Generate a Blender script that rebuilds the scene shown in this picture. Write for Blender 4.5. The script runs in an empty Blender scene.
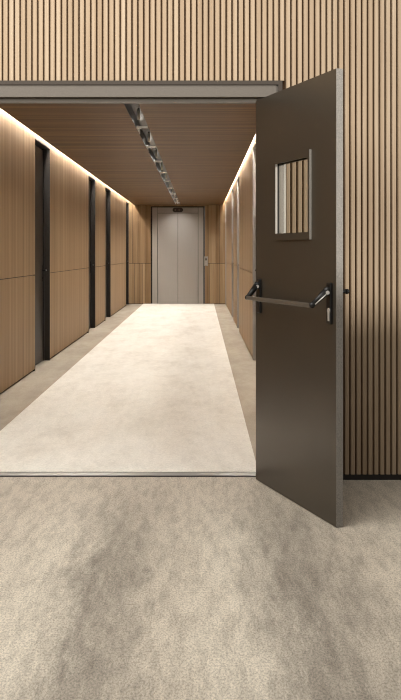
import bpy, bmesh, math, random
from mathutils import Vector, Matrix
random.seed(7)
C = bpy.context.scene
COL = C.collection
R = math.radians

# ------------------------------------------------------------------ camera
cam = bpy.data.cameras.new('camera'); camo = bpy.data.objects.new('camera', cam); COL.objects.link(camo)
camo.location = (0, -5.4, 1.26); camo.rotation_euler = (R(90), 0, 0)
cam.sensor_fit = 'VERTICAL'; cam.sensor_height = 24; cam.lens = 972 / 700 * 24
cam.shift_y = -97 / 700; cam.clip_start = 0.05; cam.clip_end = 200
C.camera = camo

# ------------------------------------------------------------------ world, sun, area lights, exposure
w = bpy.data.worlds.new('world'); C.world = w; w.use_nodes = True
bg = w.node_tree.nodes['Background']; bg.inputs[0].default_value = (1.0, 0.97, 0.93, 1); bg.inputs[1].default_value = 0.36

def light(name, kind, loc, rot, energy, color, **kw):
    l = bpy.data.lights.new(name, kind); l.energy = energy; l.color = color
    for k, v in kw.items(): setattr(l, k, v)
    o = bpy.data.objects.new(name, l); COL.objects.link(o); o.location = loc; o.rotation_euler = rot
    return o
SUN_AZ, SUN_EL = R(46), R(8)
sun_dir = Vector((math.sin(SUN_AZ) * math.cos(SUN_EL), -math.cos(SUN_AZ) * math.cos(SUN_EL), math.sin(SUN_EL)))
so = light('stand_in_sun', 'SUN', (6, -6, 3), (0, 0, 0), 3.1, (1.0, 0.96, 0.90), angle=R(1.6))  # added low key light, stands in for unseen lobby lamps
so.rotation_euler = sun_dir.to_track_quat('Z', 'Y').to_euler()
light('lobby_ceiling_light', 'AREA', (-1.3, -2.6, 3.6), (R(6), R(-10), 0), 182, (1.0, 0.97, 0.92), shape='RECTANGLE', size=4.0, size_y=3.0)

C.view_settings.view_transform = 'Standard'; C.view_settings.look = 'None'
C.cycles.filter_width = 1.1
C.view_settings.exposure = 0.0; C.view_settings.gamma = 1.0; C.view_settings.use_curve_mapping = False

# ------------------------------------------------------------------ materials
def srgb(r, g, b):
    f = lambda c: (c / 255 / 12.92) if c / 255 <= 0.04045 else ((c / 255 + 0.055) / 1.055) ** 2.4
    return (f(r), f(g), f(b), 1)

class NT:
    def __init__(s, name):
        s.m = bpy.data.materials.new(name); s.m.use_nodes = True
        s.t = s.m.node_tree; s.b = s.t.nodes['Principled BSDF']
    def n(s, typ, **kw):
        nd = s.t.nodes.new(typ)
        for k, v in kw.items():
            if k in nd.inputs: nd.inputs[k].default_value = v
            else: setattr(nd, k, v)
        return nd
    def l(s, a, b): s.t.links.new(a, b)
    def coord(s, scale, kind='Object'):
        tc = s.n('ShaderNodeTexCoord'); mp = s.n('ShaderNodeMapping'); mp.inputs['Scale'].default_value = scale
        s.l(tc.outputs[kind], mp.inputs['Vector']); return mp.outputs[0]
    def noise(s, vec, scale=1.0, detail=4, rough=0.55):
        nd = s.n('ShaderNodeTexNoise'); nd.inputs['Scale'].default_value = scale
        nd.inputs['Detail'].default_value = detail; nd.inputs['Roughness'].default_value = rough
        s.l(vec, nd.inputs['Vector']); return nd.outputs['Fac']
    def ramp(s, fac, stops):
        r = s.n('ShaderNodeValToRGB'); e = r.color_ramp.elements
        while len(e) < len(stops): e.new(0.5)
        for i, (p, c) in enumerate(stops): e[i].position = p; e[i].color = c
        s.l(fac, r.inputs[0]); return r.outputs[0]
    def mix(s, fac, a, b, mode='MIX'):
        m = s.n('ShaderNodeMix', data_type='RGBA', blend_type=mode)
        if isinstance(fac, (int, float)): m.inputs[0].default_value = fac
        else: s.l(fac, m.inputs[0])
        for i, v in ((6, a), (7, b)):
            if isinstance(v, tuple): m.inputs[i].default_value = v
            else: s.l(v, m.inputs[i])
        return m.outputs[2]
    def bump(s, h, strength, dist=0.002):
        b = s.n('ShaderNodeBump'); b.inputs['Strength'].default_value = strength; b.inputs['Distance'].default_value = dist
        s.l(h, b.inputs['Height']); s.l(b.outputs[0], s.b.inputs['Normal'])
    def fin(s, col=None, rough=0.5, metal=0.0, spec=0.5):
        if col is not None:
            if isinstance(col, tuple): s.b.inputs['Base Color'].default_value = col
            else: s.l(col, s.b.inputs['Base Color'])
        s.b.inputs['Roughness'].default_value = rough; s.b.inputs['Metallic'].default_value = metal
        s.b.inputs['Specular IOR Level'].default_value = spec
        return s.m

def plain(name, col, rough=0.5, metal=0.0, speck=0.0, spec=0.5):
    t = NT(name)
    if speck:
        f = t.noise(t.coord((1, 1, 1)), 420, 2, 0.6)
        lo = tuple(c * (1 - speck) for c in col[:3]) + (1,); hi = tuple(min(1, c * (1 + speck)) for c in col[:3]) + (1,)
        c = t.ramp(f, [(0.3, lo), (0.7, hi)]); t.bump(f, 0.12, 0.001)
        return t.fin(c, rough, metal, spec)
    return t.fin(col, rough, metal, spec)

def wood(name, dark, mid, light_, stretch, fine, island=0.0, rough=0.55, spec=0.25):
    """stretch = mapping scale of the broad strips (small along the grain), fine = of the fine grain"""
    t = NT(name)
    a = t.noise(t.coord(stretch), 1.0, 3, 0.5)
    b = t.noise(t.coord(fine), 1.0, 5, 0.65)
    m = t.n('ShaderNodeMath', operation='MULTIPLY_ADD'); t.l(b, m.inputs[0]); m.inputs[1].default_value = 0.55
    m2 = t.n('ShaderNodeMath', operation='MULTIPLY'); t.l(a, m2.inputs[0]); m2.inputs[1].default_value = 0.6
    t.l(m2.outputs[0], m.inputs[2])
    fac = m.outputs[0]
    if island:
        g = t.n('ShaderNodeNewGeometry')
        m3 = t.n('ShaderNodeMath', operation='MULTIPLY_ADD'); t.l(g.outputs['Random Per Island'], m3.inputs[0])
        m3.inputs[1].default_value = island; t.l(fac, m3.inputs[2])
        m4 = t.n('ShaderNodeMath', operation='SUBTRACT'); t.l(m3.outputs[0], m4.inputs[0]); m4.inputs[1].default_value = island / 2
        fac = m4.outputs[0]
    c = t.ramp(fac, [(0.36, dark), (0.58, mid), (0.80, light_)])
    t.bump(b, 0.08, 0.001)
    return t.fin(c, rough, 0, spec)

M = {}
M['slat'] = wood('slat_oak', srgb(154, 132, 107), srgb(171, 150, 125), srgb(186, 168, 145), (40, 40, 0.5), (240, 240, 3), 0.07)
M['slat_back'] = plain('slat_backing', srgb(92, 68, 44), 0.85)
M['veneer'] = wood('wall_veneer', srgb(122, 97, 68), srgb(156, 129, 97), srgb(188, 162, 128), (9, 9, 0.12), (90, 90, 0.9))
M['plank'] = wood('end_wall_planks', srgb(122, 95, 65), srgb(148, 121, 89), srgb(174, 148, 115), (8, 8, 0.2), (80, 80, 1.0), 0.22)
M['ceil_wood'] = wood('ceiling_wood', srgb(70, 50, 30), srgb(112, 84, 54), srgb(152, 121, 84), (0.35, 16, 16), (2.5, 130, 130))  # same wood as the walls, darkened: ceiling shade put into the colour
M['black'] = plain('shadow_gap_black', srgb(26, 22, 19), 0.8)
M['skirt'] = plain('skirting_black', srgb(34, 29, 25), 0.5)
M['leaf'] = plain('door_leaf_shaded', srgb(86, 79, 69), 0.34, 0.65, 0.10)  # same grey paint as the door edge, shade on the face painted in
M['leaf_edge'] = plain('door_edge_grey', srgb(126, 121, 114), 0.6, 0.1, 0.5)
M['bead'] = plain('bead_lit_side', srgb(168, 163, 155), 0.6, 0.1, 0.25)  # leaf paint made paler to imitate light on the frame sides
M['frame'] = plain('frame_grey', srgb(106, 99, 91), 0.5, 0.3, 0.2)
M['frame_dark'] = plain('frame_border_brown', srgb(62, 53, 44), 0.5, 0.2, 0.10)
M['blackmetal'] = plain('black_hardware', srgb(15, 14, 13), 0.4, 0.1)
M['bar'] = plain('bar_greybrown', srgb(100, 92, 82), 0.42, 0.4)
M['silver'] = plain('silver', srgb(205, 202, 196), 0.35, 0.5)
M['steel'] = plain('brushed_steel', srgb(188, 180, 170), 0.38, 0.75)
M['door_dark'] = plain('corridor_door_dark', srgb(40, 34, 28), 0.45, 0.1)
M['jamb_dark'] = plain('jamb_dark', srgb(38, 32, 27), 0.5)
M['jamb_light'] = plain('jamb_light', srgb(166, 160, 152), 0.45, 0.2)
M['channel'] = plain('channel_metal', srgb(74, 66, 57), 0.4, 0.5)
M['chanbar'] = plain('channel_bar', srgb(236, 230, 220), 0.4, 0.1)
M['thresh'] = plain('threshold_metal', srgb(150, 147, 141), 0.4, 0.5)
M['panelgrey'] = plain('call_panel_grey', srgb(150, 146, 138), 0.45, 0.2)
M['disp'] = plain('display_dark', srgb(44, 32, 26), 0.3)

def brushed(name, col, rough):
    t = NT(name); f = t.noise(t.coord((300, 300, 2)), 1, 3, 0.5)
    c = t.ramp(f, [(0.3, tuple(x * 0.9 for x in col[:3]) + (1,)), (0.7, col)])
    return t.fin(c, rough, 0.35)
M['lift'] = brushed('lift_steel', srgb(166, 160, 153), 0.42)

def carpet(name, base, dark, pale, stains=1.0, grain=0.5):
    t = NT(name)
    big = t.noise(t.coord((2.6, 0.8, 1)), 1.0, 9, 0.72)
    med = t.noise(t.coord((14, 5.0, 1)), 1.0, 8, 0.75)
    fine = t.noise(t.coord((1, 1, 1)), 90, 4, 0.75)
    c = t.ramp(big, [(0.38, dark), (0.49, base), (0.60, pale)])
    blot = t.ramp(med, [(0.44, (1, 1, 1, 1)), (0.60, (0.78, 0.775, 0.77, 1))])
    c = t.mix(0.8 * stains, c, blot, 'MULTIPLY')
    fr = t.ramp(fine, [(0.38, (1 - 0.5 * grain,) * 3 + (1,)), (0.56, (1.0, 1.0, 1.0, 1))])
    c = t.mix(1.0, c, fr, 'MULTIPLY')
    t.bump(fine, 0.6 * grain, 0.008)
    return t.fin(c, 0.92, 0, 0.15)
def lobby():
    t = NT('lobby_floor')
    tc = t.n('ShaderNodeTexCoord'); sx = t.n('ShaderNodeSeparateXYZ'); t.l(tc.outputs['Object'], sx.inputs[0])
    nz = t.noise(t.coord((7.0, 1.5, 1)), 1.0, 10, 0.8)
    m = t.n('ShaderNodeMath', operation='MULTIPLY_ADD'); t.l(nz, m.inputs[0]); m.inputs[1].default_value = 0.9; t.l(sx.outputs[0], m.inputs[2])
    mr = t.n('ShaderNodeMapRange'); t.l(m.outputs[0], mr.inputs[0]); mr.inputs[1].default_value = -2 + 0.45; mr.inputs[2].default_value = 2 + 0.45
    P_, B_, D_ = srgb(217, 207, 190), srgb(207, 196, 179), srgb(160, 151, 138)
    q = lambda x: (x + 2) / 4
    c = t.ramp(mr.outputs[0], [(q(-1.7), P_), (q(-1.25), D_), (q(-0.9), B_), (q(-0.6), P_), (q(-0.37), D_), (q(-0.1), B_), (q(0.12), P_), (q(0.38), D_), (q(0.75), B_), (q(1.3), P_), (q(1.8), D_)])
    yr = t.n('ShaderNodeMath', operation='MULTIPLY_ADD'); t.l(nz, yr.inputs[0]); yr.inputs[1].default_value = 0.8; t.l(sx.outputs[1], yr.inputs[2])
    yf = t.n('ShaderNodeMapRange'); t.l(yr.outputs[0], yf.inputs[0]); yf.inputs[1].default_value = 0.35; yf.inputs[2].default_value = -0.9; yf.inputs[3].default_value = 0.1; yf.inputs[4].default_value = 1.0
    c = t.mix(yf.outputs[0], B_, c)
    med = t.noise(t.coord((20, 4.0, 1)), 1.0, 9, 0.78)
    blot = t.ramp(med, [(0.45, (1.06, 1.06, 1.06, 1)), (0.60, (0.74, 0.735, 0.73, 1))])
    c = t.mix(0.8, c, blot, 'MULTIPLY')
    fine = t.noise(t.coord((1, 0.5, 1)), 150, 5, 0.8)
    fr = t.ramp(fine, [(0.42, (0.60, 0.60, 0.60, 1)), (0.54, (1.10, 1.10, 1.10, 1))])
    c = t.mix(0.8, c, fr, 'MULTIPLY')
    t.bump(fine, 0.8, 0.010)
    return t.fin(c, 0.92, 0, 0.15)
M['floor'] = lobby()
M['corr'] = carpet('corridor_floor', srgb(174, 162, 145), srgb(165, 153, 136), srgb(182, 171, 154), 0.3, 0.25)
M['runner'] = carpet('runner_cream', srgb(234, 228, 217), srgb(224, 217, 205), srgb(239, 234, 224), 0.35, 0.3)

def emit(name, col, strength):
    t = NT(name); t.b.inputs['Base Color'].default_value = col
    t.b.inputs['Emission Color'].default_value = col; t.b.inputs['Emission Strength'].default_value = strength
    return t.m
M['led'] = emit('led_strip', (1, 0.95, 0.88, 1), 80.0)
M['lens'] = emit('spot_lens', (1, 0.87, 0.68, 1), 14.0)
M['digit'] = emit('display_digits', (0.16, 0.11, 0.08, 1), 0.2)

def glass():
    t = NT('thin_glass'); t.t.nodes.remove(t.b)
    tr = t.n('ShaderNodeBsdfTransparent'); tr.inputs[0].default_value = (0.95, 0.95, 0.93, 1)
    gl = t.n('ShaderNodeBsdfGlossy'); gl.inputs['Roughness'].default_value = 0.03
    lw = t.n('ShaderNodeLayerWeight'); lw.inputs[0].default_value = 0.05
    mx = t.n('ShaderNodeMixShader'); t.l(lw.outputs['Facing'], mx.inputs[0]); t.l(tr.outputs[0], mx.inputs[1]); t.l(gl.outputs[0], mx.inputs[2])
    t.l(mx.outputs[0], t.t.nodes['Material Output'].inputs[0]); return t.m
M['glass'] = glass()

# ------------------------------------------------------------------ mesh helpers
class MB:
    def __init__(s): s.bm = bmesh.new(); s.mats = []
    def mi(s, m):
        if m not in s.mats: s.mats.append(m)
        return s.mats.index(m)
    def box(s, x0, x1, y0, y1, z0, z1, mat=None, bev=0.0):
        i = s.mi(mat) if mat else 0
        x0, x1 = sorted((x0, x1)); y0, y1 = sorted((y0, y1)); z0, z1 = sorted((z0, z1))
        v = [s.bm.verts.new((x, y, z)) for x in (x0, x1) for y in (y0, y1) for z in (z0, z1)]
        fs = [s.bm.faces.new([v[k] for k in q]) for q in ((0, 1, 3, 2), (4, 6, 7, 5), (0, 4, 5, 1), (2, 3, 7, 6), (0, 2, 6, 4), (1, 5, 7, 3))]
        for f in fs: f.material_index = i
        if bev:
            es = list({e for f in fs for e in f.edges})
            bmesh.ops.bevel(s.bm, geom=es, offset=bev, segments=2, profile=0.5, affect='EDGES', material=-1)
        return s
    def tube(s, p0, p1, r0, r1=None, seg=16, smooth=True):
        r1 = r0 if r1 is None else r1
        p0, p1 = Vector(p0), Vector(p1); q = (p1 - p0).to_track_quat('Z', 'Y'); L = (p1 - p0).length
        m = Matrix.Translation((p0 + p1) / 2) @ q.to_matrix().to_4x4()
        g = bmesh.ops.create_cone(s.bm, cap_ends=True, segments=seg, radius1=r0, radius2=r1, depth=L, matrix=m)
        for v in g['verts']:
            for f in v.link_faces:
                if len(f.verts) == 4: f.smooth = smooth
        return s
    def ball(s, c, r, sc=(1, 1, 1)):
        g = bmesh.ops.create_uvsphere(s.bm, u_segments=16, v_segments=10, radius=r, matrix=Matrix.Translation(c) @ Matrix.Diagonal((*sc, 1)))
        for v in g['verts']:
            for f in v.link_faces: f.smooth = True
        return s
    def prism(s, pts, axis, a0, a1, mat=None, smooth=False):
        """outline pts (u, v) extruded along axis 'x', 'y' or 'z' from a0 to a1"""
        P = {'x': lambda u, v, a: (a, u, v), 'y': lambda u, v, a: (u, a, v), 'z': lambda u, v, a: (u, v, a)}[axis]
        A = [s.bm.verts.new(P(u, v, a0)) for u, v in pts]; B = [s.bm.verts.new(P(u, v, a1)) for u, v in pts]
        fs = [s.bm.faces.new(A), s.bm.faces.new(B[::-1])]
        n = len(pts)
        for k in range(n):
            f = s.bm.faces.new((A[k], B[k], B[(k + 1) % n], A[(k + 1) % n])); f.smooth = smooth; fs.append(f)
        if mat:
            for f in fs: f.material_index = s.mi(mat)
        return s
    def build(s, name, mat=None, parent=None, kind=None):
        bmesh.ops.recalc_face_normals(s.bm, faces=s.bm.faces[:])
        me = bpy.data.meshes.new(name); s.bm.to_mesh(me); s.bm.free()
        for m in (s.mats or [mat]): me.materials.append(M[m])
        o = bpy.data.objects.new(name, me); COL.objects.link(o)
        if parent: o.parent = parent
        if kind: o['kind'] = kind
        return o

def tag(o, label=None, cat=None, group=None, kind=None):
    if label: o['label'] = label
    if cat: o['category'] = cat
    if group: o['group'] = group
    if kind: o['kind'] = kind
    return o
def empty(name, loc, rz=0):
    o = bpy.data.objects.new(name, None); COL.objects.link(o); o.location = loc; o.rotation_euler = (0, 0, rz); return o
def struct(mb, name, mat=None, parent=None): return mb.build(name, mat, parent, 'structure')

# ------------------------------------------------------------------ dimensions (metres; the lobby face of the slatted wall is y = 0)
XL, XR, YE = -1.767, 0.611, 18.63          # corridor walls and end wall
ZC = 2.447                                 # dropped ceiling
JL, JR, ZH = -1.70, 0.365, 2.127           # opening in the slatted wall
FO = 0.0665                                # visible width of the frame face
WX0, WX1, WZ = -4.0, 4.0, 3.4              # slatted wall
RZ = 2.49                                  # head height of corridor door recesses
JZ = 1.025                                 # horizontal joint of the wall panels
REC = [(4.97, 6.01), (9.95, 10.94), (12.66, 13.70), (17.65, 18.50)]   # door recesses along the corridor

# ------------------------------------------------------------------ lobby structure
struct(MB().box(WX0, WX1, -7.0, 0.12, -0.1, 0), 'floor', 'floor')
struct(MB().box(XL - 0.12, XR + 0.12, 0.12, YE + 0.05, -0.1, 0), 'floor_corridor', 'corr')

oxl, oxr, ozh = JL - FO - 0.024, JR + FO + 0.024, ZH + FO + 0.022
wf = MB()
wf.box(WX0, oxl, 0.012, 0.235, 0, WZ).box(oxr, WX1, 0.012, 0.235, 0, WZ).box(oxl, oxr, 0.012, 0.235, ozh, WZ)
wall = struct(wf, 'wall_front', 'slat_back')
# half-round oak slats in front of the dark backing
sl = MB(); P = 5.885 / 180.0
first = (2.5 - 200.5) / 180.0 + P / 2
n0 = int((WX0 - first) / P) + 1; n1 = int((WX1 - first) / P) - 1
hw = 0.0120
prof = [(-hw, 0.013), (-hw, -0.002), (-hw * 0.9, -0.0068), (-hw * 0.66, -0.009), (hw * 0.66, -0.009), (hw * 0.9, -0.0068), (hw, -0.002), (hw, 0.013)]
for k in range(n0, n1 + 1):
    cx = first + k * P
    z0 = 0.0315
    if cx + hw > oxl and cx - hw < oxr: z0 = ozh + 0.001
    sl.prism([(cx + u, v) for u, v in prof], 'z', z0, WZ - 0.01, smooth=False)
struct(sl, 'slat_cladding', 'slat', wall)
struct(MB().box(oxr, WX1, -0.004, 0.012, 0, 0.031, bev=0.001), 'baseboard_right', 'skirt')
struct(MB().box(WX0, oxl, -0.004, 0.012, 0, 0.031, bev=0.001), 'baseboard_left', 'skirt')
# added unseen blocker behind the viewer, shades the lower slats from the sun
blocker_z = 0.93 + 6.9 / math.cos(SUN_AZ) * math.tan(SUN_EL)
struct(MB().box(-5, 11, -7.1, -6.95, 0, blocker_z), 'sun_blocker', 'frame')

# doorway frame
fr = MB()
def frame_ring(x0, x1, zt, width, y0, y1, mat):
    fr.box(x0 - width, x0, y0, y1, 0, zt + width, mat); fr.box(x1, x1 + width, y0, y1, 0, zt + width, mat)
    fr.box(x0, x1, y0, y1, zt, zt + width, mat)
frame_ring(JL - FO, JR + FO, ZH + FO, 0.0225, -0.014, 0.03, 'frame_dark')
frame_ring(JL, JR, ZH, FO, -0.004, 0.245, 'frame')
# rebate stop
fr.box(JL, JL + 0.022, 0.036, 0.085, 0, ZH, 'frame'); fr.box(JR - 0.022, JR, 0.036, 0.085, 0, ZH, 'frame')
fr.box(JL + 0.022, JR - 0.022, 0.036, 0.085, ZH - 0.026, ZH, 'frame')
struct(fr, 'trim_1')
struct(MB().box(JL + 0.022, JR - 0.022, 0.066, 0.080, 0.0004, 0.003, 'black').box(JL + 0.022, JR - 0.022, 0.080, 0.152, 0.0004, 0.006, 'thresh').box(JL + 0.022, JR - 0.022, 0.152, 0.174, 0.0004, 0.003, 'frame_dark'), 'trim_2')   # metal threshold, dark strips drawn in for the shadow along its edges

# ------------------------------------------------------------------ corridor structure
def side_wall(name, X, sgn):
    """sgn = -1: room side faces +x (left wall); +1: faces -x (right wall)"""
    b = MB()
    segs = []; y = 0.24
    for a, c in REC: segs.append((y, a)); y = c
    segs.append((y, YE))
    t = 0.02
    for a, c in segs:
        if c - a < 0.02: continue
        b.box(X + sgn * t, X + sgn * 0.16, a, c, 0, 2.62, 'black')
        # two veneer panels, dark gaps between and under them
        b.box(X, X + sgn * t, a, c, 0.022, JZ - 0.004, 'veneer')
        b.box(X, X + sgn * t, a, c, JZ + 0.004, 2.62, 'veneer')
    for a, c in REC:
        b.box(X, X + sgn * t, a, c, RZ, 2.62, 'veneer'); b.box(X + sgn * t, X + sgn * 0.16, a, c, RZ, 2.62, 'black')
    return struct(b, name)
side_wall('wall_left', XL, -1)
side_wall('wall_right', XR, 1)

# corridor doors in their recesses
k = 1
for X, sgn, side in ((XL, -1, 'left'), (XR, 1, 'right')):
    for a, c in REC:
        d = empty('door_%d' % k, (X + sgn * 0.074, (a + c) / 2, 0)); d['kind'] = 'structure'
        h = (c - a) / 2
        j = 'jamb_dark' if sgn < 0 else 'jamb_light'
        def bx(b, x0, x1, y0, y1, z0, z1, **kw): return b.box(sgn * x0, sgn * x1, y0, y1, z0, z1, **kw)
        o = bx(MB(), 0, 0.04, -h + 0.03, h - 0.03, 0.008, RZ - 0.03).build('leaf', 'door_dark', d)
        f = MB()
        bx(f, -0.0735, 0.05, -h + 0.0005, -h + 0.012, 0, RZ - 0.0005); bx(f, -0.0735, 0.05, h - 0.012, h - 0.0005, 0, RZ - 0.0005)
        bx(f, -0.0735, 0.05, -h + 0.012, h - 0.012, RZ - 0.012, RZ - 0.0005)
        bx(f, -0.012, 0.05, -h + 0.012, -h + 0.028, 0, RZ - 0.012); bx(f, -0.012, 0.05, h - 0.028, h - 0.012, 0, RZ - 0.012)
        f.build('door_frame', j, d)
        hb = MB()
        hy = h - 0.10
        bx(hb, -0.006, 0, hy - 0.02, hy + 0.02, 0.93, 1.12, bev=0.002)
        hb.tube((0, hy, 1.06), (-sgn * 0.045, hy, 1.06), 0.009)
        hb.tube((-sgn * 0.045, hy + 0.008, 1.06), (-sgn * 0.045, hy - 0.12, 1.06), 0.009)
        hb.tube((0, hy, 0.97), (-sgn * 0.010, hy, 0.97), 0.010)
        hb.build('door_handle', 'blackmetal', d)
        k += 1

# end wall: planks round the lift opening
LX0, LX1, LZ = -1.192, 0.072, 2.385
e = MB()
e.box(XL - 0.02, LX0 - 0.035, YE, YE + 0.2, 0, 2.62, 'black'); e.box(LX1 + 0.035, XR + 0.02, YE, YE + 0.2, 0, 2.62, 'black')
e.box(LX0 - 0.035, LX1 + 0.035, YE, YE + 0.2, LZ + 0.03, 2.62, 'black')
px = lambda x: (x - 200.5) * 4.45 / 180.0
def planks(xs, z0, z1):
    for a, c in zip(xs, xs[1:]): e.box(a + 0.003, c - 0.003, YE - 0.018, YE, z0, z1, 'plank')
lo = [XL] + [px(v) for v in (134.5, 139.2, 142.7, 145.2)] + [LX0 - 0.035]
up = [XL] + [px(v) for v in (132.5, 138.0, 146.0)] + [LX0 - 0.035]
planks(lo, 0.012, 0.998); planks(up, 1.006, 2.62)
lo = [LX1 + 0.035] + [px(v) for v in (209.5, 213.0, 217.0, 219.6)] + [XR]
up = [LX1 + 0.035] + [px(v) for v in (208.2, 216.0, 219.6)] + [XR]
planks(lo, 0.012, 0.998); planks(up, 1.006, 2.62)
e.box(LX0 - 0.035, LX1 + 0.035, YE - 0.018, YE, LZ + 0.03, 2.62, 'plank')
struct(e, 'wall_end')

# dropped ceiling either side of the light channel, slab above
CX0, CX1 = -1.64, 0.552
HX0, HX1 = -0.612, -0.492
struct(MB().box(CX0, HX0 - 0.001, 0.24, YE - 0.02, ZC, ZC + 0.03), 'ceiling', 'ceil_wood')
struct(MB().box(HX1 + 0.001, CX1, 0.24, YE - 0.02, ZC, ZC + 0.03), 'ceiling_panel', 'ceil_wood')
s_ = MB(); s_.box(XL - 0.16, XR + 0.16, 0.24, YE + 0.2, 2.62, 2.72); struct(s_, 'ceiling_slab', 'black')

# ------------------------------------------------------------------ cove lights
def cove(X, sgn, label):
    t = empty('cove_light', (X, YE / 2, 2.56)); tag(t, label, 'strip light', 'LED strips along the corridor walls')
    y0, y1 = 0.3 - YE / 2, YE - 0.06 - YE / 2
    a, b = -sgn * 0.012, -sgn * 0.05
    MB().box(a, b, y0, y1, 0.046, 0.059).build('mounting_rail', 'steel', t)
    MB().box(a, b, y0, y1, 0.034, 0.0455).build('diffuser', 'led', t)
cove(XL, -1, 'warm white strip light along the top of the wall with dark recessed doors')
cove(XR, 1, 'warm white strip light along the top of the wall half hidden by the open door')

# ------------------------------------------------------------------ ceiling light channel and its spotlights
y0, y1 = 0.26, YE - 0.06
ch = empty('light_channel', ((HX0 + HX1) / 2, (y0 + y1) / 2, ZC))
tag(ch, 'long dark metal slot recessed in the wooden ceiling holding spotlights', 'light fixture')
hwid = (HX1 - HX0) / 2; hl = (y1 - y0) / 2
b = MB(); b.box(-hwid, -hwid + 0.003, -hl, hl, -0.002, 0.11).box(hwid - 0.003, hwid, -hl, hl, -0.002, 0.11).box(-hwid + 0.003, hwid - 0.003, -hl, hl, 0.107, 0.11)
b.build('housing', 'channel', ch)
ks = [1.709, 2.025, 2.345, 2.67, 3.0, 3.32, 3.64, 3.96, 4.28]
bars_y = [kk * 5.4 - 5.4 for kk in ks]
for yb in bars_y:
    MB().box(-hwid + 0.004, hwid - 0.004, yb - (y0 + y1) / 2 - 0.02, yb - (y0 + y1) / 2 + 0.02, -0.003, 0.016).build('cross_bar', 'chanbar', ch)
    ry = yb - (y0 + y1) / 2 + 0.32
    MB().box(-hwid + 0.0035, -hwid + 0.010, ry - 0.18, ry + 0.18, 0.004, 0.030).build('painted_scallop', 'chanbar', ch)  # pale strip stands in for a light scallop on the slot wall
ordn = ['nearest', 'second', 'third', 'fourth', 'fifth', 'sixth', 'seventh', 'eighth', 'ninth', 'added tenth']
proto = None
for i, yy in enumerate([q - 0.55 for q in bars_y] + [18.12]):  # last one added to brighten the top of the lift
    if proto is None:
        proto = empty('spotlight', (-0.552, yy, ZC))
        MB().tube((0, 0, 0.105), (0, 0, 0.092), 0.008).build('stem', 'channel', proto)
        can = MB()
        n_ = 20; rings = [(0.0, 0.095), (0.013, 0.095), (0.013, 0.003), (0.011, 0.003), (0.011, 0.045), (0.0, 0.045)]
        vs = [[can.bm.verts.new((rr * math.cos(2 * math.pi * q / n_), rr * math.sin(2 * math.pi * q / n_), zz)) for q in range(n_)] for rr, zz in rings[1:5]]
        for A, B in zip(vs, vs[1:]):
            for q in range(n_):
                f = can.bm.faces.new((A[q], A[(q + 1) % n_], B[(q + 1) % n_], B[q])); f.smooth = abs(A[0].co.z - B[0].co.z) > 0.01
        can.bm.faces.new(vs[0]); can.bm.faces.new(vs[-1][::-1])
        can.build('body', 'chanbar', proto)  # kept thin and pale to imitate a highlight streak
        MB().tube((0, 0, 0.044), (0, 0, 0.040), 0.010, seg=20).build('lens', 'lens', proto)
        r = proto
    else:
        r = proto.copy(); COL.objects.link(r); r.location = (-0.552, yy, ZC)
        for q in proto.children:
            p = q.copy(); COL.objects.link(p); p.parent = r
    lab = ('small metal spotlight in the ceiling slot, %s from the doorway' % ordn[i]) if i else 'small metal spotlight in the ceiling slot, nearest the doorway'
    tag(r, lab, 'spotlight', 'spotlights in the ceiling slot')
    l = light('spot_beam', 'SPOT', (-0.552, yy, ZC - 0.02), (0, 0, 0), (54 + 7 * i) if i < 9 else 44, (1.0, 0.975, 0.94), spot_size=R(150), spot_blend=1.0, shadow_soft_size=0.04)
for i, yb in enumerate(bars_y):          # added points that brighten bars and slot wall like stray light
    light('slot_glow', 'POINT', (-0.585, yb + 0.32, ZC + 0.05), (0, 0, 0), 0.10, (1.0, 0.96, 0.9), shadow_soft_size=0.012)
    light('slot_glow', 'POINT', (-0.530, yb - 0.22, ZC + 0.03), (0, 0, 0), 0.16, (1.0, 0.96, 0.9), shadow_soft_size=0.012)

# ------------------------------------------------------------------ runner
rn = MB(); rn.box(-1.411, 0.333, 0.175, YE - 0.023, 0.0005, 0.007, bev=0.002)
tag(rn.build('carpet_runner', 'runner'), 'long cream carpet runner down the middle of the wood panelled corridor', 'carpet', kind='thing')

# ------------------------------------------------------------------ lift
lc = (LX0 + LX1) / 2
lf = empty('elevator', (lc, YE, 0)); tag(lf, 'brushed steel two-leaf elevator door at the far end of the corridor', 'elevator', kind='thing')
W2 = (LX1 - LX0) / 2; JW = 0.136; HZ = LZ - 0.143; GAP = 0.010
MB().box(-W2, -W2 + JW - GAP, -0.02, 0.12, 0.001, LZ, bev=0.002).build('jamb', 'lift', lf)
MB().box(W2 - JW + GAP, W2, -0.02, 0.12, 0.001, LZ, bev=0.002).build('jamb', 'lift', lf)
MB().box(-W2 + JW, W2 - JW, -0.02, 0.12, HZ + GAP, LZ, bev=0.002).build('header', 'lift', lf)
MB().box(-W2 + JW, -0.004, 0.0, 0.05, 0.008, HZ, bev=0.002).build('door_panel', 'lift', lf)
MB().box(0.004, W2 - JW, 0.0, 0.05, 0.008, HZ, bev=0.002).build('door_panel', 'lift', lf)
MB().box(-W2 - 0.03, W2 + 0.03, 0.06, 0.14, 0.001, LZ + 0.028).build('recess', 'black', lf)
# oval floor display on the header
pts = []
for kq in range(24):
    a = kq / 24 * 2 * math.pi; cx = 0.075 if math.cos(a) > 0 else -0.075
    pts.append((cx + 0.055 * math.cos(a), LZ - 0.062 + 0.055 * math.sin(a)))
dsp = MB().prism(pts, 'y', -0.034, -0.0205).build('display', 'disp', lf); dsp['label'] = 'dark oval floor display'
for a, c in ((-0.075, -0.045), (0.02, 0.045)): MB().box(a, c, -0.036, -0.0342, LZ - 0.077, LZ - 0.048).build('digit', 'digit', dsp)
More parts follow.
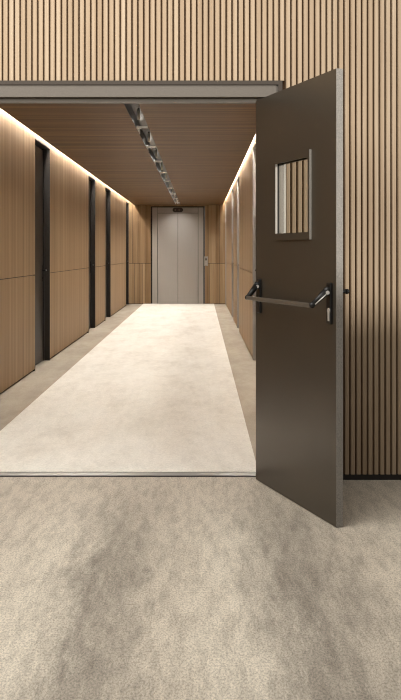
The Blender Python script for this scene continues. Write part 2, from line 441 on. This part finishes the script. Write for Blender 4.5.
# call panel
cp = empty('call_panel', (px(206.0), YE - 0.018, 1.06)); tag(cp, 'small grey call button panel on the planks right of the elevator', 'call panel')
MB().box(-0.048, 0.048, -0.022, 0, -0.115, 0.115, bev=0.004).build('plate', 'panelgrey', cp)
MB().box(-0.024, 0.024, -0.025, -0.0215, 0.02, 0.07).build('screen', 'bar', cp)
MB().tube((0, -0.0215, -0.02), (0, -0.028, -0.02), 0.016).build('button', 'steel', cp)
MB().tube((0, -0.0215, -0.07), (0, -0.028, -0.07), 0.016).build('button', 'steel', cp)

# ------------------------------------------------------------------ the open fire door (local x along the leaf, local -y is the visible face)
fd = empty('fire_door', (0.3072, 0.0, 0.0), math.atan2(-0.949, 0.3155))
tag(fd, 'dark metal fire door with small window and push bar, standing open into the lobby', 'door', kind='thing')
WD, TD, Z0, Z1 = 0.998, 0.034, 0.004, 2.106
gx0, gx1, gz0, gz1 = 0.307, 0.712, 1.350, 1.738
lf2 = MB(); sk = 0.0012
xs = (0.001, gx0, gx1, WD - 0.001)
for x0, x1, z0, z1 in ((0.001, gx0, Z0, Z1), (gx1, WD - 0.001, Z0, Z1), (gx0, gx1, Z0, gz0), (gx0, gx1, gz1, Z1)):
    lf2.box(x0, x1, 0, TD, z0, z1)
bmesh.ops.remove_doubles(lf2.bm, verts=lf2.bm.verts[:], dist=1e-5)
lf2.mi('leaf'); li = lf2.mi('frame')
for f in lf2.bm.faces:
    f.normal_update(); cc = f.calc_center_median()
    if abs(f.normal.x) > 0.9 and 0.2 < cc.x < 0.8: f.material_index = li
lf2.build('leaf', None, fd)
MB().box(gx0, gx0 + 0.005, 0.0005, 0.009, gz0, gz1).box(gx1 - 0.005, gx1, 0.0005, 0.009, gz0, gz1).box(gx0 + 0.005, gx1 - 0.005, 0.0005, 0.009, gz0, gz0 + 0.005).box(gx0 + 0.005, gx1 - 0.005, 0.0005, 0.009, gz1 - 0.005, gz1).build('gasket', 'black', fd)
ed = MB().box(WD - 0.001, WD + 0.0005, 0.0, TD, Z0, Z1); eo = ed.build('edge_strip', 'leaf_edge', fd); eo['label'] = 'pale grey free edge of the door'
# hinges on the closing edge
for z in (0.3, 1.05, 1.85):
    MB().tube((-0.012, TD + 0.006, z - 0.05), (-0.012, TD + 0.006, z + 0.05), 0.009).box(-0.004, 0.0005, 0.003, TD, z - 0.05, z + 0.05).build('hinge', 'bar', fd)
# vision panel: raised frame both sides, pane
for y0_, y1_ in ((-0.012, 0.0), (TD, TD + 0.014)):
    v = MB(); v.mi('leaf'); ox0, ox1, oz0, oz1 = 0.289, 0.730, 1.326, 1.762
    v.box(ox0, 0.309, y0_, y1_, oz0, oz1, 'leaf'); v.box(0.710, ox1, y0_, y1_, oz0, oz1, 'leaf')
    v.box(0.309, 0.710, y0_, y1_, oz0, 1.362, 'leaf'); v.box(0.309, 0.710, y0_, y1_, 1.728, oz1, 'leaf')
    ei = v.mi('bead')
    for f in v.bm.faces:                                # frame sides lightened, the light on them put into the colour
        f.normal_update()
        if abs(f.normal.x) > 0.9: f.material_index = ei
    v.build('window_frame', None, fd)
MB().box(gx0 - 0.0, gx1, TD / 2 - 0.003, TD / 2 + 0.003, gz0, gz1).build('pane', 'glass', fd)
# push bar
pb = MB()
BO, BZ = -0.088, 1.015
pb.box(0.104, 0.920, BO - 0.012, BO + 0.010, BZ - 0.009, BZ + 0.012, bev=0.005)
pbo = pb.build('push_bar', 'bar', fd); pbo['label'] = 'grey brown push bar'
def plate(cx, z0, z1, key):
    p = MB().box(cx - 0.021, cx + 0.028, -0.012, 0, z0, z1, bev=0.005).build('lock_plate', 'blackmetal', fd)
    if key:
        kx = cx + 0.012; pr = [(kx - 0.0065, 0.945), (kx + 0.0065, 0.945)]
        for kq in range(0, 13):
            a = R(-50 + kq * 280 / 12); pr.append((kx + 0.013 * math.cos(a), 0.992 + 0.013 * math.sin(a)))
        MB().prism(pr, 'y', -0.016, -0.0115).build('lock_cylinder', 'silver', p)
plate(0.060, 0.930, 1.118, False); plate(0.934, 0.930, 1.122, True)
def arm(cx, ex, hl_):
    a = MB(); p0 = Vector((cx, -0.016, 1.085)); p1 = Vector((ex, BO, BZ + 0.004))
    a.tube(p0, p1, 0.018, 0.012, 14).ball(p0, 0.0195).ball(p1, 0.015)
    o = a.build('arm', 'blackmetal', fd)
    MB().tube((cx + 0.019, -0.022, 1.077), (cx + 0.024, -0.024, 1.077), 0.009).build('pivot_pin', 'silver', o)
    if hl_:
        q = Vector((0.0175, -0.002, -0.008))
        MB().tube(p0.lerp(p1, 0.05) + q, p0.lerp(p1, 0.85) + q * 0.75, 0.003, 0.003, 10).build('highlight_rod', 'silver', o)  # highlight along the arm built as a thin pale rod
arm(0.060, 0.100, False); arm(0.934, 0.926, True)
# outside handle on the far face
kb = MB().box(0.905, 0.945, TD, TD + 0.008, 0.95, 1.14, bev=0.003)
kb.tube((0.925, TD, 1.08), (0.925, TD + 0.062, 1.08), 0.009).tube((0.925, TD + 0.055, 1.08), (0.81, TD + 0.055, 1.08), 0.011).ball((0.925, TD + 0.058, 1.08), 0.0125)
kb.build('outside_handle', 'blackmetal', fd)
